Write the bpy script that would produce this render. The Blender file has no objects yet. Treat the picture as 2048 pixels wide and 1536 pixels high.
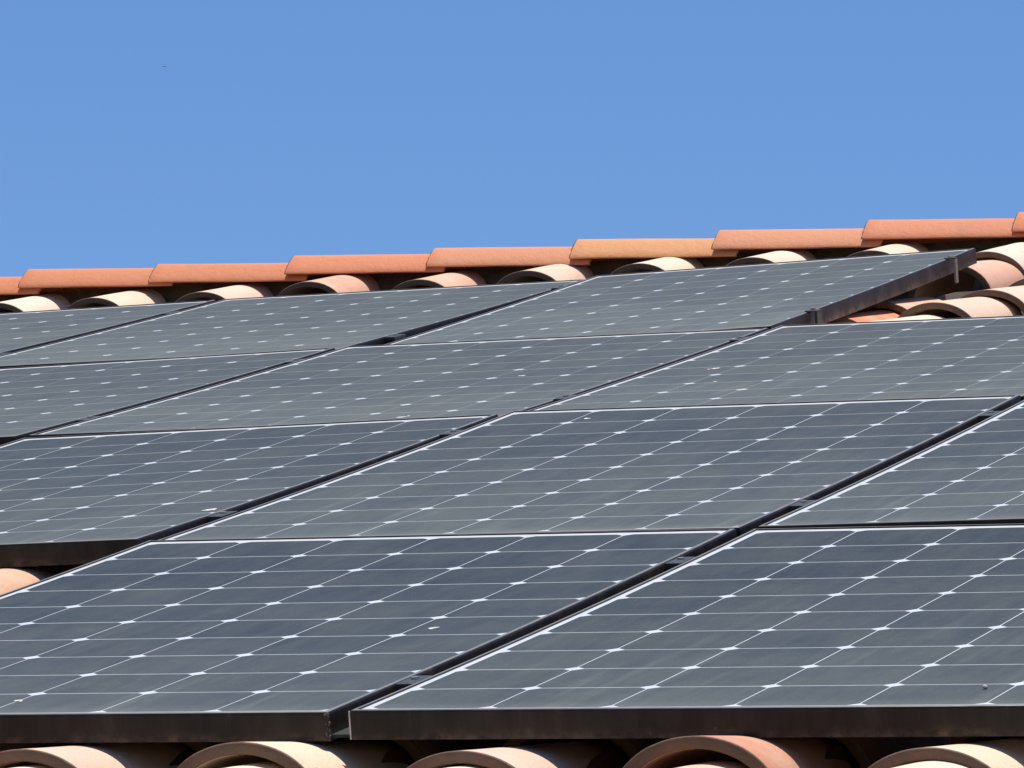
import bpy, bmesh, math, random
from mathutils import Matrix, Vector, noise
random.seed(7)
sc = bpy.context.scene
COL = sc.collection

# ------------------------------------------------------------------ roof frame of reference
# (u along the eave, v up the slope, n off the roof) -> world, the roof pitched at 15 degrees
SLOPE = math.radians(15)
S = Matrix.Rotation(SLOPE, 4, 'X')
def W(u, v, n): return S @ Vector((u, v, n))

# ------------------------------------------------------------------ camera
RC = Matrix(((0.93504981, 0.34793293, -0.06800397), (-0.03187614, -0.10853164, -0.99358180), (-0.35308041, 0.93121617, -0.09039173)))            # roof axes -> camera axes (x right, y down, z forward)
CP = Vector((3.589531, -6.246722, 0.995034))
cam_d = bpy.data.cameras.new('camera')
cam = bpy.data.objects.new('camera', cam_d)
COL.objects.link(cam)
rot = RC.transposed() @ Matrix(((1, 0, 0), (0, -1, 0), (0, 0, -1)))
cam.matrix_world = S @ (Matrix.Translation(CP) @ rot.to_4x4())
cam_d.sensor_width = 36
cam_d.lens = 11021.12 / 2048 * 36
cam_d.clip_start = 0.1
cam_d.clip_end = 3000
sc.camera = cam

# ------------------------------------------------------------------ sky and sun
sun_dir = (S.to_3x3() @ Vector((0.06, 0.34, 0.93))).normalized()
sun_el = math.asin(sun_dir.z)
sun_az = math.atan2(sun_dir.x, sun_dir.y)
world = bpy.data.worlds.new('World')
sc.world = world
world.use_nodes = True
nt = world.node_tree
for nd in list(nt.nodes): nt.nodes.remove(nd)
sky = nt.nodes.new('ShaderNodeTexSky'); sky.sky_type = 'NISHITA'; sky.sun_disc = False
sky.sun_elevation = sun_el; sky.sun_rotation = sun_az
sky.air_density = 1.0; sky.dust_density = 0.2; sky.ozone_density = 3.0; sky.altitude = 200
tint = nt.nodes.new('ShaderNodeMix'); tint.data_type = 'RGBA'; tint.blend_type = 'MULTIPLY'
tint.inputs['Factor'].default_value = 1.0
tint.inputs['B'].default_value = (0.62, 0.82, 1.12, 1)
bg = nt.nodes.new('ShaderNodeBackground'); bg.inputs['Strength'].default_value = 0.085
wo = nt.nodes.new('ShaderNodeOutputWorld')
nt.links.new(sky.outputs[0], tint.inputs['A']); nt.links.new(tint.outputs['Result'], bg.inputs[0])
nt.links.new(bg.outputs[0], wo.inputs[0])
sl = bpy.data.lights.new('sun', 'SUN'); sl.energy = 4.6; sl.angle = math.radians(0.5); sl.color = (1, 0.95, 0.87)
so = bpy.data.objects.new('sun', sl); COL.objects.link(so)
so.rotation_euler = (-sun_dir).to_track_quat('-Z', 'Y').to_euler()
so.location = (0, 0, 20)
sc.view_settings.view_transform = 'Standard'
sc.view_settings.look = 'None'
sc.view_settings.exposure = 0.32
sc.view_settings.gamma = 1
sc.render.engine = 'CYCLES'

# ------------------------------------------------------------------ helpers
def tag(o, label=None, cat=None, group=None, kind=None):
    if label: o['label'] = label
    if cat: o['category'] = cat
    if group: o['group'] = group
    if kind: o['kind'] = kind
    return o
def mesh_obj(name, bm, mat, parent=None, smooth=False, angle=None):
    bmesh.ops.recalc_face_normals(bm, faces=bm.faces)
    me = bpy.data.meshes.new(name)
    bm.to_mesh(me); bm.free()
    if mat: me.materials.append(mat)
    if smooth:
        for p in me.polygons: p.use_smooth = True
        if angle:
            me.set_sharp_from_angle(angle=math.radians(angle))
    o = bpy.data.objects.new(name, me)
    COL.objects.link(o)
    if parent: o.parent = parent
    return o
def empty(name, M):
    o = bpy.data.objects.new(name, None); COL.objects.link(o)
    o.matrix_world = M
    o.empty_display_size = 0.1
    return o
def box(bm, x0, x1, y0, y1, z0, z1, bev=0):
    vs = [bm.verts.new((x, y, z)) for z in (z0, z1) for x, y in ((x0, y0), (x1, y0), (x1, y1), (x0, y1))]
    fs = [(0, 3, 2, 1), (4, 5, 6, 7), (0, 1, 5, 4), (1, 2, 6, 5), (2, 3, 7, 6), (3, 0, 4, 7)]
    faces = [bm.faces.new([vs[i] for i in f]) for f in fs]
    if bev:
        es = list({e for f in faces for e in f.edges})
        bmesh.ops.bevel(bm, geom=es, offset=bev, segments=2, affect='EDGES', profile=0.5)
def cyl(bm, c, r, h, seg=12, axis='Z'):
    M = Matrix.Translation(c)
    if axis == 'X': M = M @ Matrix.Rotation(math.pi/2, 4, 'Y')
    if axis == 'Y': M = M @ Matrix.Rotation(math.pi/2, 4, 'X')
    bmesh.ops.create_cone(bm, cap_ends=True, segments=seg, radius1=r, radius2=r, depth=h, matrix=M)

# ------------------------------------------------------------------ materials
class NT:
    def __init__(s, name):
        s.m = bpy.data.materials.new(name); s.m.use_nodes = True
        s.t = s.m.node_tree; s.b = s.t.nodes['Principled BSDF']
    def n(s, typ, **kw):
        nd = s.t.nodes.new(typ)
        for k, v in kw.items(): setattr(nd, k, v)
        return nd
    def l(s, a, b): s.t.links.new(a, b)
    def coord(s, out='Object'): return s.n('ShaderNodeTexCoord').outputs[out]
    def noise(s, vec, scale, detail=4, rough=0.55, sc3=None):
        if sc3:
            mp = s.n('ShaderNodeMapping'); mp.inputs['Scale'].default_value = sc3
            s.l(vec, mp.inputs['Vector']); vec = mp.outputs[0]
        nd = s.n('ShaderNodeTexNoise'); nd.inputs['Scale'].default_value = scale
        nd.inputs['Detail'].default_value = detail; nd.inputs['Roughness'].default_value = rough
        s.l(vec, nd.inputs['Vector']); return nd.outputs['Fac']
    def ramp(s, f, a, b, lo=0.0, hi=1.0):
        nd = s.n('ShaderNodeMapRange'); nd.inputs['From Min'].default_value = a; nd.inputs['From Max'].default_value = b
        nd.inputs['To Min'].default_value = lo; nd.inputs['To Max'].default_value = hi
        nd.interpolation_type = 'SMOOTHSTEP'
        s.l(f, nd.inputs['Value']); return nd.outputs[0]
    def mix(s, f, a, b, mode='MIX'):
        nd = s.n('ShaderNodeMix', data_type='RGBA', blend_type=mode)
        for key, v in (('Factor', f), ('A', a), ('B', b)):
            if hasattr(v, 'links') or hasattr(v, 'is_linked'): s.l(v, nd.inputs[key])
            elif key == 'Factor': nd.inputs[key].default_value = v
            else: nd.inputs[key].default_value = (*v, 1) if len(v) == 3 else v
        return nd.outputs['Result']
    def math(s, op, a, b=0.0):
        nd = s.n('ShaderNodeMath', operation=op)
        for i, v in ((0, a), (1, b)):
            if hasattr(v, 'is_linked'): s.l(v, nd.inputs[i])
            else: nd.inputs[i].default_value = v
        return nd.outputs[0]
    def bump(s, h, dist, strength=1.0):
        nd = s.n('ShaderNodeBump'); nd.inputs['Distance'].default_value = dist; nd.inputs['Strength'].default_value = strength
        s.l(h, nd.inputs['Height']); s.l(nd.outputs[0], s.b.inputs['Normal'])
    def set(s, **kw):
        for k, v in kw.items():
            i = s.b.inputs[k.replace('_', ' ')]
            if hasattr(v, 'is_linked'): s.l(v, i)
            else: i.default_value = (*v, 1) if isinstance(v, tuple) and len(v) == 3 else v
        return s

def clay(name):
    s = NT(name); c = s.coord()
    oi = s.n('ShaderNodeObjectInfo')
    rnd = s.math('MULTIPLY', oi.outputs['Random'], 37.0)
    cx = s.n('ShaderNodeVectorMath', operation='ADD'); s.l(c, cx.inputs[0]); s.l(rnd, cx.inputs[1]); v = cx.outputs[0]
    base = oi.outputs['Color']
    blot = s.ramp(s.noise(v, 9, 5, 0.6), 0.35, 0.72)
    col = s.mix(s.math('MULTIPLY', blot, s.math('MULTIPLY', oi.outputs['Alpha'], 0.30)), base, (0.72, 0.60, 0.47))          # pale lime bloom
    warm = s.ramp(s.noise(v, 5, 3, 0.5, (1, 0.5, 1)), 0.45, 0.75)
    col = s.mix(s.math('MULTIPLY', warm, 0.30), col, s.mix(0.75, base, (0.50, 0.18, 0.09)))
    grain = s.noise(v, 240, 3, 0.7)
    col = s.mix(s.ramp(grain, 0.25, 0.8, 0.0, 0.32), col, (0.40, 0.24, 0.15))
    pit = s.ramp(s.noise(v, 60, 4, 0.75), 0.66, 0.74)
    col = s.mix(s.math('MULTIPLY', pit, 0.55), col, (0.10, 0.075, 0.055))
    soot = s.ramp(s.noise(v, 13, 6, 0.7), 0.56, 0.80)
    col = s.mix(s.math('MULTIPLY', soot, 0.30), col, (0.22, 0.15, 0.10))
    # open front edge: pitted clay, browned to stand in for shade
    geo = s.n('ShaderNodeSeparateXYZ'); s.l(c, geo.inputs[0])
    edge = s.math('MULTIPLY', s.math('LESS_THAN', geo.outputs['Y'], 0.0035), 1.0)
    ecol = s.mix(s.ramp(s.noise(v, 26, 5, 0.7), 0.35, 0.7), (0.15, 0.078, 0.048), (0.10, 0.068, 0.040))
    ecol = s.mix(s.math('MULTIPLY', pit, 0.8), ecol, (0.06, 0.05, 0.035))
    col = s.mix(s.math('MULTIPLY', edge, 0.96), col, ecol)
    s.set(Base_Color=col, Roughness=0.66); s.b.inputs['Specular IOR Level'].default_value = 0.32
    h = s.math('ADD', s.math('MULTIPLY', grain, 0.35), s.noise(v, 45, 5, 0.6))
    s.bump(h, 0.0022, 0.9)
    return s.m
M_clay = clay('weathered_clay')

def cell_mat():
    s = NT('solar_cell'); c = s.coord()
    sp = s.n('ShaderNodeSeparateXYZ'); s.l(c, sp.inputs[0]); y = sp.outputs['Y']
    oi = s.n('ShaderNodeObjectInfo')
    cx = s.n('ShaderNodeVectorMath', operation='ADD'); s.l(c, cx.inputs[0])
    s.l(s.math('MULTIPLY', oi.outputs['Random'], 29.0), cx.inputs[1]); v = cx.outputs[0]
    # settled dust, thicker towards the lower frame where rain leaves it
    lowd = s.ramp(s.math('ADD', y, s.math('MULTIPLY', s.math('SUBTRACT', s.noise(v, 2.5, 3, 0.5), 0.5), 0.9)), 0.55, -0.95)
    patch = s.noise(v, 7, 5, 0.65)
    streak = s.noise(v, 10, 4, 0.6, (4.0, 0.5, 1))
    d = s.math('ADD', s.math('ADD', s.math('MULTIPLY', lowd, 0.095), 0.036), s.math('MULTIPLY', s.math('ADD', patch, streak), 0.11))
    d = s.math('ADD', d, s.math('SUBTRACT', oi.outputs['Alpha'], 0.5))  # per-row lightening that imitates grazing sheen
    run = s.ramp(s.noise(v, 9, 3, 0.55, (3.5, 0.22, 1)), 0.52, 0.78)
    d = s.math('ADD', d, s.math('MULTIPLY', s.math('MULTIPLY', run, s.ramp(y, 0.6, -0.8)), 0.09))
    band = s.ramp(s.math('ADD', y, s.math('MULTIPLY', s.noise(v, 14, 3, 0.6), 0.05)), -0.70, -0.775)
    d = s.math('ADD', d, s.math('MULTIPLY', band, 0.10))
    speck = s.ramp(s.noise(v, 330, 2, 0.6), 0.60, 0.80, 0.0, 0.26)
    d = s.math('ADD', d, speck)
    cid = s.n('ShaderNodeVectorMath', operation='FLOOR'); csc = s.n('ShaderNodeVectorMath', operation='DIVIDE')
    csh = s.n('ShaderNodeVectorMath', operation='ADD'); csh.inputs[1].default_value = (0.474, 0.79, 0)
    s.l(c, csh.inputs[0]); s.l(csh.outputs[0], csc.inputs[0]); csc.inputs[1].default_value = (0.158, 0.158, 1.0)
    s.l(csc.outputs[0], cid.inputs[0])
    wn = s.n('ShaderNodeTexWhiteNoise', noise_dimensions='4D'); s.l(cid.outputs[0], wn.inputs['Vector']); s.l(oi.outputs['Random'], wn.inputs['W'])
    d = s.math('ADD', d, s.math('MULTIPLY', s.math('SUBTRACT', wn.outputs['Value'], 0.5), 0.030))
    cellc = s.mix(oi.outputs['Random'], (0.012, 0.018, 0.028), (0.015, 0.020, 0.026))
    col = s.mix(d, cellc, (0.335, 0.36, 0.305))
    rough = s.ramp(patch, 0.3, 0.8, 0.46, 0.58)
    s.set(Base_Color=col, Roughness=rough); s.b.inputs['Specular IOR Level'].default_value = 0.13
    s.b.inputs['IOR'].default_value = 1.45
    return s.m
M_cell = cell_mat()
def sheet_mat():
    s = NT('white_backsheet'); v = s.coord()
    col = s.mix(s.ramp(s.noise(v, 30, 4, 0.6), 0.4, 0.8, 0, 0.35), (0.62, 0.64, 0.64), (0.40, 0.40, 0.38))
    s.set(Base_Color=col, Roughness=0.3); s.b.inputs['Specular IOR Level'].default_value = 0.3
    return s.m
M_sheet = sheet_mat()
def frame_mat():
    s = NT('bronze_anodised_frame'); c = s.coord()
    sp = s.n('ShaderNodeSeparateXYZ'); s.l(c, sp.inputs[0])
    n1 = s.noise(c, 14, 5, 0.65); n2 = s.noise(c, 60, 4, 0.7)
    run = s.noise(c, 22, 4, 0.6, (1.6, 1.0, 0.25))
    low = s.ramp(s.math('ADD', sp.outputs['Z'], s.math('MULTIPLY', n1, 0.03)), 0.0, -0.028)
    col = s.mix(s.ramp(run, 0.35, 0.7), (0.015, 0.010, 0.008), (0.026, 0.021, 0.016))
    col = s.mix(s.math('MULTIPLY', low, s.ramp(n2, 0.32, 0.66, 0.0, 0.9)), col, (0.20, 0.13, 0.095))
    col = s.mix(s.ramp(s.noise(c, 8, 5, 0.7, (2.2, 1, 0.5)), 0.55, 0.8, 0, 0.45), col, (0.11, 0.075, 0.055))
    spot = s.ramp(s.noise(c, 95, 3, 0.6), 0.70, 0.76, 0, 0.35)
    col = s.mix(spot, col, (0.20, 0.17, 0.13))
    nz = s.n('ShaderNodeSeparateXYZ'); s.l(s.coord('Normal'), nz.inputs[0])
    top = s.ramp(nz.outputs['Z'], 0.80, 0.97, 0.0, 0.55)                       # upward lip paler: lying dust and painted sky sheen
    col = s.mix(top, col, (0.30, 0.30, 0.27))
    s.set(Base_Color=col, Roughness=s.ramp(n1, 0.3, 0.7, 0.34, 0.55), Metallic=0.0)
    s.b.inputs['Specular IOR Level'].default_value = 0.25
    s.bump(n2, 0.0003, 0.5)
    return s.m
M_frame = frame_mat()
def simple(name, col, rough, metal=0.0, col2=None, scale=40, bump=0.0):
    s = NT(name); c = s.coord(); n = s.noise(c, scale, 5, 0.65)
    k = s.mix(s.ramp(n, 0.35, 0.7), col, col2 or tuple(x*0.7 for x in col))
    s.set(Base_Color=k, Roughness=rough, Metallic=metal)
    if bump: s.bump(n, bump, 0.8)
    return s.m
M_alu = simple('mill_aluminium', (0.35, 0.35, 0.34), 0.45, 0.8, (0.22, 0.22, 0.21))
M_dark = simple('black_clamp', (0.022, 0.026, 0.024), 0.5, 0.0, (0.05, 0.055, 0.05))
M_bolt = simple('steel_bolt', (0.45, 0.46, 0.45), 0.35, 0.9)
M_deck = simple('dark_deck', (0.06, 0.045, 0.035), 0.98, 0, (0.03, 0.025, 0.02), 12, 0.006)  # colour lowered to deepen the shade below the tiles
M_mortar = simple('ridge_mortar', (0.11, 0.075, 0.05), 0.98, 0, (0.05, 0.035, 0.025), 25, 0.004)
M_wall = simple('lime_render', (0.62, 0.55, 0.44), 0.9, 0, (0.54, 0.47, 0.37), 6, 0.003)
M_ground = simple('dry_ground', (0.30, 0.24, 0.16), 0.95, 0, (0.14, 0.15, 0.07), 0.4, 0.05)
M_white = simple('droppings_white', (0.60, 0.60, 0.57), 0.8, 0, (0.30, 0.30, 0.28), 260)
M_gap_block = simple('dark_green_gap_block', (0.012, 0.017, 0.015), 0.9, 0, (0.03, 0.035, 0.03), 60)  # for the added sun-blocking strips in the panel gaps
M_straw = simple('dry_straw', (0.42, 0.37, 0.28), 0.9, 0, (0.30, 0.25, 0.18), 100)
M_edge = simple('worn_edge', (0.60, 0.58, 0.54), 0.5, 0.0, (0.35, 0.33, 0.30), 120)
M_seal = simple('grey_sealant', (0.13, 0.12, 0.11), 0.8, 0, (0.05, 0.045, 0.04), 300)
M_pebble = simple('pale_pebble', (0.50, 0.46, 0.42), 0.9, 0, (0.28, 0.24, 0.22), 200)

# ------------------------------------------------------------------ setting: ground, the house under the roof
bm = bmesh.new()
vs = [bm.verts.new((x, y, -4.6)) for x, y in ((-1500, -1500), (1500, -1500), (1500, 1500), (-1500, 1500))]
bm.faces.new(vs)
tag(mesh_obj('ground', bm, M_ground), kind='structure', label='dry ground around the house')

RIDGE_V, RIDGE_N = 7.49, -0.125
house = tag(empty('house', Matrix.Translation((0, 0, -4.6))), 'house under the tiled roof and its solar panels', 'house')
def in_house(name, bm, mat):
    bmesh.ops.translate(bm, verts=bm.verts, vec=(0, 0, 4.6))
    return mesh_obj(name, bm, mat, house)
# roof deck: front slope and back slope as one closed prism
UL, UR = -6.2, 5.0
rw = W(0, RIDGE_V, RIDGE_N); ew = W(0, -1.0, RIDGE_N - 0.03)
by = 2*rw.y - ew.y
bm = bmesh.new()
prof = [(ew.y, ew.z), (rw.y, rw.z), (by, ew.z), (by, ew.z-0.12), (rw.y, rw.z-0.14), (ew.y, ew.z-0.12)]
a = [bm.verts.new((UL, y, z)) for y, z in prof]; b = [bm.verts.new((UR, y, z)) for y, z in prof]
for i in range(6):
    j = (i+1) % 6; bm.faces.new((a[i], a[j], b[j], b[i]))
for q in ((0, 1, 4, 5), (1, 2, 3, 4)):
    bm.faces.new([a[i] for i in q]); bm.faces.new([b[i] for i in reversed(q)])
in_house('roof_deck', bm, M_deck)
bm = bmesh.new()
prof = [(ew.y+0.4, -4.6), (ew.y+0.4, ew.z-0.03), (rw.y, rw.z-0.16), (by-0.4, ew.z-0.03), (by-0.4, -4.6)]
a = [bm.verts.new((UL+0.25, y, z)) for y, z in prof]; b = [bm.verts.new((UR-0.25, y, z)) for y, z in prof]
for i in range(4): bm.faces.new((a[i], a[i+1], b[i+1], b[i]))
bm.faces.new(a); bm.faces.new(list(reversed(b)))
in_house('wall', bm, M_wall)
# bed of mortar the ridge tiles sit on
bm = bmesh.new(); ns = 60; rows = []
for k in range(ns+1):
    u = UL + (UR-UL)*k/ns
    top = 0.0135*u + 0.03
    row = []
    for (dv, dn) in ((-0.085, -0.20), (-0.060, -0.085), (0.0, -0.030), (0.05, -0.075), (0.09, -0.24)):
        jt = 0.006*noise.noise(Vector((u*6, dv*20, 3)))
        row.append(bm.verts.new(W(u, 7.48+dv+jt, top+dn+jt)))
    rows.append(row)
for k in range(ns):
    for i in range(4): bm.faces.new((rows[k][i], rows[k+1][i], rows[k+1][i+1], rows[k][i+1]))
bm.faces.new(rows[0]); bm.faces.new(list(reversed(rows[-1])))
in_house('ridge_mortar', bm, M_mortar)

# ------------------------------------------------------------------ clay tiles
def tile_mesh(seed, L=0.45, af=0.108, bf=0.09, ar=0.086, br=0.070, th=0.0155, pw=0.94, trap=0.0):
    rnd = random.Random(seed)
    bm = bmesh.new(); NA, NL = 40, 12
    off = Vector((seed*3.1, seed*1.7, 0))
    def pt(a, b, ang, y, edge):
        # slightly flattened barrel section with near-upright legs
        x = -a*math.cos(ang); z = b*max(0.0, math.sin(ang))**pw
        if trap:
            q = (1-abs(math.cos(ang)))/0.52
            z = (1-trap)*z + trap*b*(q if q < 0.82 else 1-0.18*math.exp(-(q-0.82)/0.18))
        nz = noise.noise(Vector((x*9, y*6, z*9)) + off)
        r = 1 + 0.012*nz
        yy = y + (0.0022*noise.noise(Vector((ang*5, 0, 0)) + off) + 0.0016*noise.noise(Vector((ang*17, 4, 0)) + off) if edge else 0)
        return Vector((x*r, yy, z*r))
    out, inn = [], []
    for j in range(NL+1):
        t = j/NL; y = L*t
        a = af+(ar-af)*t; b = bf+(br-bf)*t
        e = j in (0, NL)
        ro, ri = [], []
        for i in range(NA+1):
            ang = math.pi*i/NA
            ro.append(bm.verts.new(pt(a, b, ang, y, e)))
            ri.append(bm.verts.new(pt(a-th, b-th, ang, y, e)))
        out.append(ro); inn.append(ri)
    for j in range(NL):
        for i in range(NA):
            bm.faces.new((out[j][i], out[j][i+1], out[j+1][i+1], out[j+1][i]))
            bm.faces.new((inn[j][i], inn[j+1][i], inn[j+1][i+1], inn[j][i+1]))
        for i in (0, NA):
            bm.faces.new((out[j][i], inn[j][i], inn[j+1][i], out[j+1][i]))
    for j in (0, NL):
        for i in range(NA):
            bm.faces.new((out[j][i], out[j][i+1], inn[j][i+1], inn[j][i]))
    bmesh.ops.recalc_face_normals(bm, faces=bm.faces)
    bm.edges.ensure_lookup_table()
    rim = [e for e in bm.edges if len(e.link_faces) == 2 and e.calc_face_angle(0) > math.radians(60)]
    bmesh.ops.bevel(bm, geom=rim, offset=0.0022, segments=2, affect='EDGES', profile=0.5)
    me = bpy.data.meshes.new('roof_tile'); bm.to_mesh(me); bm.free()
    for p in me.polygons: p.use_smooth = True
    me.set_sharp_from_angle(angle=math.radians(50))
    me.materials.append(M_clay)
    return me
COVER = [tile_mesh(s) for s in range(1, 7)]
SHORT = [tile_mesh(s+20, L=0.37, ar=0.090, br=0.073) for s in range(4)]
RIDGE = [tile_mesh(s+40, L=0.46, af=0.104, bf=0.066, ar=0.096, br=0.062, th=0.013, pw=1.1, trap=0.55) for s in range(5)]
CREAM = (0.78, 0.56, 0.41); PINK = (0.68, 0.38, 0.25); RED = (0.60, 0.25, 0.14); ORANGE = (0.66, 0.20, 0.075); PALE = (0.80, 0.64, 0.49)
count = [0]
def vary(c, k=0.05):
    f = 1 + random.uniform(-k, k)
    return tuple(min(0.8, x*f*(1+random.uniform(-0.03, 0.03))) for x in c)
def cover(u, v, napex, col, label=None, short=False, tilt=3.6, yaw=None, roll=None, group=None):
    meshes = SHORT if short else COVER
    me = meshes[count[0] % len(meshes)]; count[0] += 1
    o = bpy.data.objects.new('roof_tile', me); COL.objects.link(o)
    yw = random.uniform(-1.2, 1.2) if yaw is None else yaw
    rl = random.uniform(-1.5, 1.5) if roll is None else roll
    M = S @ Matrix.Translation((u, v, napex-0.09)) @ Matrix.Rotation(math.radians(yw), 4, 'Z') \
        @ Matrix.Rotation(math.radians(-tilt), 4, 'X') @ Matrix.Rotation(math.radians(rl), 4, 'Y')
    o.matrix_world = M
    o.color = (*vary(col), 1)
    return tag(o, label, 'roof tile', group)
def ridge(u, napex, col, label, tilt=1.3):
    me = RIDGE[count[0] % len(RIDGE)]; count[0] += 1
    o = bpy.data.objects.new('ridge_tile', me); COL.objects.link(o)
    p = W(u, 7.48, napex-0.072)
    M = Matrix.Translation(p) @ Matrix.Rotation(math.radians(random.uniform(-0.8, 0.8)), 4, 'Z') \
        @ Matrix.Rotation(-math.pi/2, 4, 'Z') @ Matrix.Rotation(math.radians(-tilt), 4, 'X')
    o.matrix_world = M
    o.color = (*vary(col, 0.03), 0.12)
    return tag(o, label, 'ridge tile', 'ridge tiles along the top of the roof')

TOPC = 'cream cover tiles in the course below the ridge'
top_row = [
 (-3.56, -.040, CREAM, None), (-3.26, -.038, PALE, None),
 (-2.955, -.036, PALE, 'pale cover tile whose arched mouth is cut by the left edge of the photo, below the ridge'),
 (-2.669, -.033, CREAM, 'cream cover tile below the ridge, its mouth open above the leftmost upper panel'),
 (-2.354, -.030, CREAM, 'cream cover tile below the ridge, over the upper end of the left dark gap between upper panels'),
 (-2.045, -.014, PINK, 'salmon cover tile below the ridge, left one of the two reddish ones'),
 (-1.730, -.020, PINK, 'salmon cover tile below the ridge, right one of the two reddish ones'),
 (-1.426, -.009, CREAM, 'cream cover tile below the ridge, just right of the two reddish ones, near the middle gap'),
 (-1.118, -.003, CREAM, 'cream cover tile below the ridge, under the yellowish ridge tile'),
 (-.812, .001, PALE, 'pale cover tile below the ridge, under the step right of the yellowish ridge tile'),
 (-.494, .006, CREAM, 'cream cover tile below the ridge, rising just left of the top corner of the uppermost right panel'),
 (-.182, -.010, PALE, 'SKIP pale cover tile at the very right of the ridge course, beside the top corner of the panel'),
 (.13, .000, CREAM, None), (.44, .0, PINK, None)]
HID = 'clay cover tile outside the edge of the photo'
HG = 'cover tiles beyond the photo edge'
for u, n, c, lab in top_row:
    if lab and lab.startswith('SKIP'): u, v, n, lab = -.150, 7.0, .001, lab[5:]
    else: v = 7.14
    cover(u, v, n, c, lab or HID, short=True, tilt=-1.4, group=TOPC if lab else HG)
# columns beside the uppermost right panel
for u, v, n, c, lab, sh in [
 (-.085, 5.10, -.018, PINK, 'clay cover tile mostly under the right edge of the uppermost right panel, lowest of its column', False),
 (-.085, 5.47, -.014, ORANGE, 'orange cover tile with a grey cut end, poking out below the side of the uppermost panel', False),
 (-.085, 5.84, -.018, PINK, 'pink cover tile half in the dark shade under the side of the uppermost right panel', True),
 (-.141, 6.63, .002, PINK, 'pinkish cream cover tile with its rim hidden by the top right corner of the panel', False),
 (.09, 4.75, .000, CREAM, 'clay cover tile tucked behind the top edge of the right middle panel', False),
 (.112, 5.12, .000, PALE, 'pale cover tile seen through the wide arched mouth right of the panel side', False),
 (.130, 5.55, .001, CREAM, 'cream cover tile with a wide brown arched rim standing just above the right middle panel', False),
 (.152, 5.92, -.006, CREAM, 'cream cover tile with brown arched rim, one course above the wide arched one', False),
 (.172, 6.29, -.010, CREAM, 'cream cover tile with its rim cut by the right edge of the photo', False),
 (.19, 6.66, -.006, CREAM, HID, False)]:
    cover(u, v, n, c, lab, tilt=1.0, short=sh, group='cover tiles right of the uppermost panel' if lab != HID else HG)
for k in range(5):
    cover(.50+.012*k, 5.15+.37*k, -.005, random.choice((CREAM, PINK, PALE)), HID, tilt=1.0, group=HG)
    cover(.81+.008*k, 5.10+.37*k, -.01, random.choice((CREAM, PINK, PALE)), HID, group=HG)
# front courses below the lowest panels
front = [(.645, -.011, .007, CREAM, 'cream', 'at the left edge of the photo, below the lowest left panel'),
 (.937, -.005, .006, CREAM, 'cream', 'with a pitted brown rim, below the right end of the lowest left panel'),
 (1.226, -.018, .003, CREAM, 'cream', 'below the left end of the lowest right panel'),
 (1.520, -.003, .003, RED, 'reddish', 'standing highest, with a dark red-brown rim'),
 (1.808, -.019, .005, CREAM, 'cream', 'at the bottom right corner of the photo')]
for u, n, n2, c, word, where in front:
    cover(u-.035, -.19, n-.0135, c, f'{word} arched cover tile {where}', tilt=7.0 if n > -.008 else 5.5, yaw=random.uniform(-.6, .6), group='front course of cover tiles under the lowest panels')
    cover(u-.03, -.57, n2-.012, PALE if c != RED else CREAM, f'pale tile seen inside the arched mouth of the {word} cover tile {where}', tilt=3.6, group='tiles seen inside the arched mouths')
    cover(u-.03, .17, -.050, (0.25, 0.15, 0.10), 'shaded clay cover tile under the lowest panels', tilt=3.0, group='shaded tiles under the lowest panels')  # clay colour darkened to imitate the shade under the panels
for u in (.35, .06, -.235, -.53, 2.10, 2.40, 2.70):
    for v in (-.63, -.26, .11):
        cover(u, v, -.012 if v < .1 else -.045, random.choice((CREAM, PINK, PALE)), HID, tilt=3.6, group=HG)
cover(-.272, 1.24, .002, PINK, 'pink cover tile in the open corner left of the lowest panel, under the panel above', tilt=3.2, yaw=0, group='tiles in the open left corner')
for u, v in ((-.24, .99), (-.24, .62), (-.24, .30), (-.53, 1.36), (-.53, .99), (-.53, .62), (-.82, 1.36), (-.82, .99), (-.24, 1.73), (-.53, 1.73)):
    cover(u, v, -.005 if v < 1.5 else -.045, random.choice((CREAM, PINK, PALE)), HID, group=HG)

# concave channel tiles lying between the cover tiles
def channel(u, v, nb, label, L=0.45):
    me = COVER[count[0] % len(COVER)]; count[0] += 1
    o = bpy.data.objects.new('channel_tile', me); COL.objects.link(o)
    # laid hollow side up, wide end up the slope
    M = S @ Matrix.Translation((u, v+L, nb)) @ Matrix.Rotation(math.pi, 4, 'Z') @ Matrix.Rotation(math.pi, 4, 'Y') \
        @ Matrix.Rotation(math.radians(2.0), 4, 'X')
    o.matrix_world = M; o.color = (*vary((0.05, 0.035, 0.027)), 0)  # near-black clay colour stands in for deep shade between covers
    return tag(o, label, 'channel tile', 'channel tiles between the cover tiles')
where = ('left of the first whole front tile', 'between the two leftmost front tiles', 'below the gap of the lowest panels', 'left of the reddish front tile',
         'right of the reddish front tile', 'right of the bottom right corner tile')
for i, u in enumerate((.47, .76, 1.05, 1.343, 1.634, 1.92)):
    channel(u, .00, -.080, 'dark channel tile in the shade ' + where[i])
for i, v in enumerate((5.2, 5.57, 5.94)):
    channel(.010, v, -.050, 'channel tile in the dark valley right of the uppermost panel, ' + ('lowest one', 'middle one', 'topmost one')[i])

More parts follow.
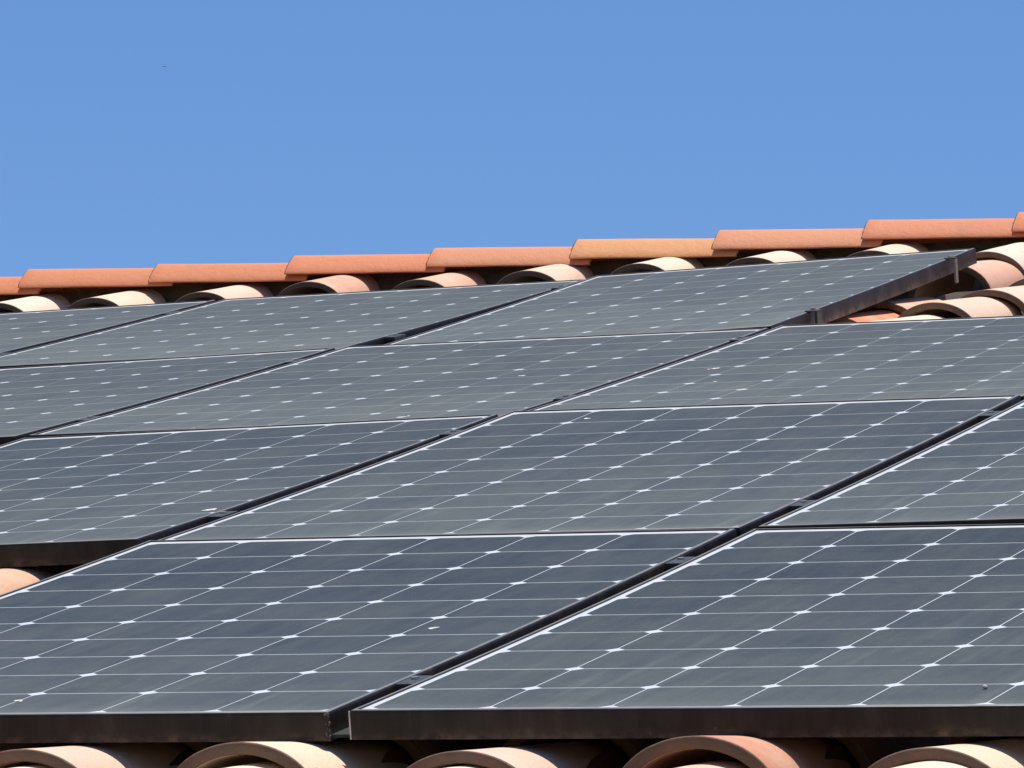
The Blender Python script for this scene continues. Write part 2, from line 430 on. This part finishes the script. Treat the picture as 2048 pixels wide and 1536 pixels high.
# ridge tiles, each left end lapping over its neighbour
for u, n, c, lab in [
 (-3.80, .017, ORANGE, None),
 (-3.405, .021, ORANGE, 'bright orange ridge tile cut by the left edge of the photo'),
 (-3.005, .029, ORANGE, 'orange ridge tile, first whole one from the left'),
 (-2.615, .028, ORANGE, 'orange ridge tile with a thin white top line, second whole one from the left'),
 (-2.210, .035, ORANGE, 'orange ridge tile above the two reddish cover tiles'),
 (-1.802, .039, (0.67, 0.235, 0.11), 'pinkish orange ridge tile left of the yellowish one'),
 (-1.395, .045, (0.68, 0.29, 0.095), 'yellowish orange ridge tile in the middle of the ridge'),
 (-.997, .053, (0.66, 0.235, 0.11), 'pinkish orange ridge tile right of the yellowish one'),
 (-.589, .063, (0.64, 0.20, 0.085), 'orange ridge tile above the top corner of the uppermost right panel'),
 (-.185, .066, ORANGE, 'orange ridge tile whose end just enters the right edge of the photo'),
 (.22, .070, ORANGE, None)]:
    ridge(u, n, c, lab or f'orange ridge tile just outside the {"left" if u < 0 else "right"} edge of the photo')


# ------------------------------------------------------------------ solar panels
PU, PV, CC = 1.00146, 1.64592, 0.158
PW0, PW1 = -0.0165, 0.9580           # panel edges in u, from the first cell
PH0, PH1 = -0.022, 1.606             # panel edges in v
QROW = {1: 0.00711, 2: 0.00651, 3: 0.00510, 4: 0.00472}
FIT = {(0,1):(-.0065,.0065,-.0033),(1,1):(-.0099,.005,-.004),(-1,2):(-.0006,.0074,.0169),(0,2):(.0075,.013,-.0003),
       (1,2):(.0114,.0136,.0058),(-2,3):(-.0096,.0018,.0224),(-1,3):(.0058,.0026,.0065),(0,3):(.015,.0023,.0036),
       (-3,4):(-.0207,.0016,.0196),(-2,4):(-.0052,.0034,.0129),(-1,4):(.0128,.0166,.0298)}
FIT[(1,3)] = (.019,.0023,.0036)
def panel_n(col, row, u, v):
    d = FIT[(col, row)]; x = u-col*PU-0.474; s = v-(row-1)*PV-0.79
    return d[0]+d[1]*s+d[2]*x+QROW[row]*(s*s-0.25)
ROW_SHEEN = {1: -0.055, 2: -0.018, 3: 0.03, 4: 0.065}        # upper rows lightened in colour to imitate sheen at grazing view
def build_panel(col, row, label):
    d0, d1, d2 = FIT[(col, row)]; q = QROW[row]
    cu, cv = col*PU+0.474, (row-1)*PV+0.79
    X = Vector((1, 0, d2)).normalized(); Y = Vector((0, 1, d1)).normalized()
    Z = X.cross(Y).normalized(); Y = Z.cross(X)
    M = Matrix.Translation((cu, cv, d0-0.25*q)) @ Matrix((X, Y, Z)).transposed().to_4x4()
    root = tag(empty('solar_panel', S @ M), label, 'solar panel', 'solar panels on the roof')
    bow = lambda y: q*y*y
    x0, x1, y0, y1 = PW0-0.474, PW1-0.474, PH0-0.79, PH1-0.79
    # frame: one profile swept round the four sides, mitred at the corners
    prof = [(0, -.035), (0, -.0018), (.0007, .0006), (.0022, .0018), (.0036, .0022), (.0072, .0022), (.0078, .0016), (.0078, -.003),
            (.0022, -.003), (.0022, -.033), (.026, -.033), (.026, -.035)]
    bm = bmesh.new(); stations = []
    NS = 16
    def corner(ix, iy): return (ix, iy)
    path = []
    path += [(x0, y0, 1, 1)] + [(x1, y0, -1, 1)]
    for k in range(1, NS): path.append((x1, y0+(y1-y0)*k/NS, -1, 0))
    path += [(x1, y1, -1, -1), (x0, y1, 1, -1)]
    for k in range(1, NS): path.append((x0, y1-(y1-y0)*k/NS, 1, 0))
    for (x, y, sx, sy) in path:
        stations.append([bm.verts.new((x+sx*d, y+sy*d, z+bow(y))) for d, z in prof])
    n = len(stations); m = len(prof)
    for a in range(n):
        A, B = stations[a], stations[(a+1) % n]
        for i in range(m):
            j = (i+1) % m
            bm.faces.new((A[i], B[i], B[j], A[j]))
    mesh_obj('frame', bm, M_frame, root, smooth=True, angle=40)
    # white backing sheet seen between the cells
    bm = bmesh.new(); rows = []
    ys = [y0+.005] + [(j+.5)*CC-.79+sg*0.0772 for j in range(10) for sg in (-1, 1)] + [y1-.005]
    for y in ys:
        rows.append([bm.verts.new((x, y, bow(y))) for x in (x0+.005, x1-.005)])
    for k in range(len(ys)-1): bm.faces.new((rows[k][0], rows[k][1], rows[k+1][1], rows[k+1][0]))
    mesh_obj('backsheet', bm, M_sheet, root, smooth=True)
    # sixty octagonal cells under the glass
    bm = bmesh.new(); h = 0.0780 if row < 3 else 0.0784; g = 0.0772; c = 0.0125
    for i in range(6):
        for j in range(10):
            cx = (i+.5)*CC-.474; cy = (j+.5)*CC-.79
            pts = [(-h+c, -g), (h-c, -g), (h, -g+c), (h, g-c), (h-c, g), (-h+c, g), (-h, g-c), (-h, -g+c)]
            bm.faces.new([bm.verts.new((cx+x, cy+y, bow(cy+y)+0.00012)) for x, y in pts])
    o = mesh_obj('solar_cells', bm, M_cell, root)
    o.color = (1, 1, 1, 0.5 + ROW_SHEEN[row])
    if (col+1, row) in FIT and (col, row) != (0, 3):        # added strip: blocks sun through the gap and darkens it
        bm = bmesh.new(); st = []
        for k in range(17):
            y = y0+.002+(y1-y0-.004)*k/16
            st.append([bm.verts.new((x, y, z+bow(y))) for x, z in ((x1+.0005, -.027), (x1+.0262, -.027), (x1+.0262, -.031), (x1+.0005, -.031))])
        for k in range(16):
            for i in range(4): bm.faces.new((st[k][i], st[k+1][i], st[k+1][(i+1) % 4], st[k][(i+1) % 4]))
        bm.faces.new(st[0]); bm.faces.new(list(reversed(st[-1])))
        mesh_obj('gap_sun_blocker', bm, M_gap_block, root)
    if (col, row) == (0, 1):
        bm = bmesh.new(); rr = random.Random(5)
        for k in range(16):
            z = -.034+.034*rr.random(); rad = rr.uniform(.0010, .0022)
            bmesh.ops.create_icosphere(bm, subdivisions=1, radius=rad, matrix=Matrix.Translation((x1-rr.uniform(-.0005, .006), y0-.0004+bow(y0)*0, z+bow(y0))))
        o = mesh_obj('corner_sealant', bm, M_seal, root, smooth=True)
        o['label'] = 'crusty grey lump of sealant on the corner'
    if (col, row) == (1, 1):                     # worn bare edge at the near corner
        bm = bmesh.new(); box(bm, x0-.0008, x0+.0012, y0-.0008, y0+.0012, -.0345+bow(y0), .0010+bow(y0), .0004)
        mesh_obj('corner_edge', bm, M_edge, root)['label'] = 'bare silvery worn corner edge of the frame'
    return root
for col, row, lab in [
 (0, 1, 'solar panel at the bottom left, with its brown front frame face above the tiles'),
 (1, 1, 'solar panel at the bottom right corner, lowest one on the right'),
 (-1, 2, 'solar panel at the left whose brown front face hangs over the open tile corner'),
 (0, 2, 'solar panel in the centre of the photo, above the bottom left one'),
 (1, 2, 'solar panel cut by the right edge, directly above the bottom right one'),
 (-2, 3, 'solar panel at the left edge, third row from the bottom'),
 (-1, 3, 'solar panel in the third row from the bottom, between the two long dark gaps'),
 (0, 3, 'solar panel at the right below the bare tiles, third row from the bottom'),
 (-3, 4, 'top row solar panel in the left corner, small sliver left of the first dark gap'),
 (-2, 4, 'top row solar panel below the two reddish cover tiles'),
 (-1, 4, 'top row solar panel with its right side frame exposed to the tiles')]:
    build_panel(col, row, lab)


# ------------------------------------------------------------------ small fittings
def frame_at(u, v, n): return S @ Matrix.Translation((u, v, n))
def mid_clamp(cl, row, v, label):
    u = cl*PU + 0.5*(PW0 + PW1 - PU)
    n = max(panel_n(c, row, u, v) for c in (cl-1, cl) if (c, row) in FIT)
    r = tag(empty('mid_clamp', frame_at(u, v, n+.0024)), label, 'clamp', 'clamps in the gaps between panels')
    bm = bmesh.new(); box(bm, -.0128, .0128, -.034, .034, -.010, -.0014, .0007)
    mesh_obj('plate', bm, M_dark, r)
    bm = bmesh.new(); cyl(bm, (0, .004, .0002), .0055, .0032, 6)
    mesh_obj('bolt', bm, M_bolt, r)
for a in [
 (1, 1, .232, 'dark clamp nearest the bottom end of the long right gap'),
 (1, 1, 1.30, 'dark clamp just below the crossing of gaps in the long right gap'),
 (1, 2, 1.90, 'dark clamp just above the crossing of the gaps in the long right gap'),
 (1, 2, 3.00, 'dark clamp at the upper right end of the long right gap'),
 (0, 2, 1.93, 'dark clamp at the lower end of the middle gap, above the bottom left panel corner'),
 (0, 2, 2.98, 'dark clamp in the middle gap just below the end of its lower stretch'),
 (0, 3, 3.58, 'dark clamp in the middle gap at the start of its upper stretch'),
 (0, 3, 4.66, 'dark clamp at the upper end of the middle gap, below the exposed panel side'),
 (-1, 3, 3.58, 'dark clamp in the left gap near the left edge of the photo'),
 (-1, 3, 4.64, 'dark clamp in the left gap near the end of its lower stretch'),
 (-1, 4, 5.22, 'dark clamp in the upper gap just above the row joint'),
 (-1, 4, 6.32, 'dark clamp near the top end of the upper gap, below the cover tiles'),
 (-2, 4, 5.25, 'dark clamp in the short top left gap, lower one'),
 (-2, 4, 6.24, 'dark clamp in the short top left gap, upper one')]:
    mid_clamp(*a)
def end_clamp(v, mat, label, h, w=.034):
    u = -PU + PW1
    n = panel_n(-1, 4, u, v)+.0024
    r = tag(empty('end_clamp', frame_at(u, v, n)), label, 'clamp', 'end clamps on the exposed panel side')
    bm = bmesh.new(); box(bm, -.009, .020, -w/2, w/2, 0, .003, .0008); mesh_obj('plate', bm, M_dark, r)
    bm = bmesh.new(); box(bm, .014, .020, -w/2, w/2, -h, -.0005, .0008); mesh_obj('web', bm, mat, r)
    bm = bmesh.new(); cyl(bm, (.006, 0, .0058), .0065, .005, 6); mesh_obj('bolt', bm, M_bolt, r)
end_clamp(6.30, M_alu, 'grey end clamp strut on the exposed side of the uppermost right panel', .058, .016)
end_clamp(5.20, M_dark, 'dark end clamp at the lower corner of the exposed panel side', .036, .035)
# aluminium rails the panels are clamped to
def rail(row, v, u0, u1, label):
    c0 = min(FIT_COLS[row]); c1 = max(FIT_COLS[row])
    n0 = panel_n(c0, row, u0, v)-.037; n1 = panel_n(c1, row, u1, v)-.037
    L = math.hypot(u1-u0, n1-n0)
    M = S @ Matrix.Translation((u0, v, min(n0, n1+ .0))) @ Matrix.Rotation(-math.atan2(n1-n0, u1-u0), 4, 'Y')
    bm = bmesh.new()
    prof = [(-.018, 0), (-.006, 0), (-.006, -.008), (.006, -.008), (.006, 0), (.018, 0), (.018, -.028), (-.018, -.028)]
    a = [bm.verts.new((0, y, z-.001)) for y, z in prof]; b = [bm.verts.new((L, y, z-.001)) for y, z in prof]
    for i in range(8):
        j = (i+1) % 8; bm.faces.new((a[i], a[j], b[j], b[i]))
    bm.faces.new(a); bm.faces.new(list(reversed(b)))
    o = mesh_obj('mounting_rail', bm, M_alu); o.matrix_world = M
    tag(o, label, 'mounting rail', 'rails under the panels')
FIT_COLS = {r: [c for c, rr in FIT if rr == r] for r in (1, 2, 3, 4)}
names = {1: 'lowest', 2: 'second', 3: 'third', 4: 'top'}
ends = {1: (.02, 1.93), 2: (-.95, 1.93), 3: (-1.95, .93), 4: (-2.95, -.16)}
for row in (1, 2, 3, 4):
    for k, dv in ((0, .25), (1, 1.33)):
        vv = (row-1)*PV + dv
        if row == 4: vv = (5.20, 6.30)[k]
        rail(row, vv, ends[row][0], ends[row][1], f'{"upper" if k else "lower"} metal rail under the {names[row]} row of panels')

# droppings and grit lying on the glass
def splat(u, v, col, row, r, label, seed, mat=None, hgt=.0012, name='bird_dropping', cat='bird dropping'):
    rnd = random.Random(seed); bm = bmesh.new()
    for b in range(rnd.choice((2, 3))):
        ox, oy = (rnd.uniform(-r, r), rnd.uniform(-r*1.5, r*1.5)) if b else (0, 0)
        rr = r*(1 if b == 0 else rnd.uniform(.3, .6)); N = 14
        top = bm.verts.new((ox, oy, hgt)); ring = []
        for i in range(N):
            a = 2*math.pi*i/N; q = rr*rnd.uniform(.55, 1.15)
            ring.append(bm.verts.new((ox+q*math.cos(a), oy+1.4*q*math.sin(a), 0.0002)))
        for i in range(N): bm.faces.new((top, ring[i], ring[(i+1) % N]))
    o = mesh_obj(name, bm, mat or M_white, smooth=True)
    o.matrix_world = frame_at(u, v, panel_n(col, row, u, v)+.0006)
    tag(o, label, cat, 'droppings on the panels' if cat == 'bird dropping' else None)
for i, (u, v, c, r, sz, lab) in enumerate([
 (.182, 3.115, 0, 2, .006, 'small white dropping near the top of the centre panel'),
 (.323, 2.888, 0, 2, .0035, 'tiny white fleck right of the larger dropping on the centre panel'),
 (.119, 4.046, 0, 3, .010, 'white dropping beside a cell corner on the right third row panel'),
 (.207, 3.775, 0, 3, .004, 'tiny fleck lower on the right third row panel'),
 (-.310, 4.101, -1, 3, .007, 'white dropping on the third row panel between the long gaps'),
 (-.277, 3.353, -1, 3, .009, 'white dropping on the lower edge of the third row panel between the long gaps'),
 (-.083, 2.000, -1, 2, .012, 'white dropping beside the middle gap on the left second row panel'),
 (-.259, 6.619, -1, 4, .006, 'white dropping near the top of the uppermost right panel'),
 (.821, .691, 0, 1, .007, 'small white dropping on the bottom left panel, right half'),
 (.475, .10, 0, 1, .006, 'faint scuff of dropping at the lower edge of the bottom left panel')]):
    splat(u, v, c, r, sz, lab, 50+i)
bm = bmesh.new(); bmesh.ops.create_icosphere(bm, subdivisions=2, radius=.0036)
for vv in bm.verts: vv.co *= 1+.25*noise.noise(vv.co*300); vv.co.z *= .7
o = mesh_obj('pebble', bm, M_pebble, smooth=True); o.matrix_world = frame_at(1.760, .118, panel_n(1, 1, 1.76, .118)+.003)
tag(o, 'tiny pale pebble lying on the bottom right panel', 'pebble')

# straws and chips of debris between the front tiles
def straw(p, q, r, label, mat=None, name='dry_straw', cat='straw'):
    a, b = Vector(p), Vector(q); bm = bmesh.new(); N = 7; rings = []
    d = (b-a); side = d.cross(Vector((0, 0, 1))).normalized()
    for i in range(N+1):
        t = i/N; c = a+d*t+Vector((0, 0, .006*math.sin(t*3.1))) ; w = r*(1-.6*abs(t-.4))
        rings.append([bm.verts.new(c+side*w*math.cos(k*2.094)+Vector((0, 0, 1))*w*.5*math.sin(k*2.094)) for k in range(3)])
    for i in range(N):
        for k in range(3): bm.faces.new((rings[i][k], rings[i][(k+1) % 3], rings[i+1][(k+1) % 3], rings[i+1][k]))
    bm.faces.new(rings[0]); bm.faces.new(list(reversed(rings[-1])))
    o = mesh_obj(name, bm, mat or M_straw); o.matrix_world = S.copy()
    tag(o, label, cat, 'dry debris caught between the front tiles')
straw((1.020, -.235, -.048), (1.036, -.235, -.047), .0016, 'small white chip on the flank of the cream tile with the pitted rim', M_white)

# distant bird
bm = bmesh.new()
pts = [(-.22, .02, .03), (-.10, .03, .07), (0, .05, .02), (.10, .03, .07), (.22, .02, .03), (.08, -.05, .04), (0, -.16, .0), (-.08, -.05, .04)]
t = [bm.verts.new((x, y, z+.012)) for x, y, z in pts]; b = [bm.verts.new((x, y, z-.012)) for x, y, z in pts]
bm.faces.new(t); bm.faces.new(list(reversed(b)))
for i in range(8): j = (i+1) % 8; bm.faces.new((t[i], b[i], b[j], t[j]))
o = mesh_obj('bird', bm, simple('dark_feathers', (.04, .04, .045), .8))
dirw = (RC.transposed() @ Vector(((328-1024), (134-768), 11021.12))).normalized()
o.location = S @ (CP + dirw*520)
tag(o, 'tiny dark bird far off in the blue sky at upper left', 'bird')
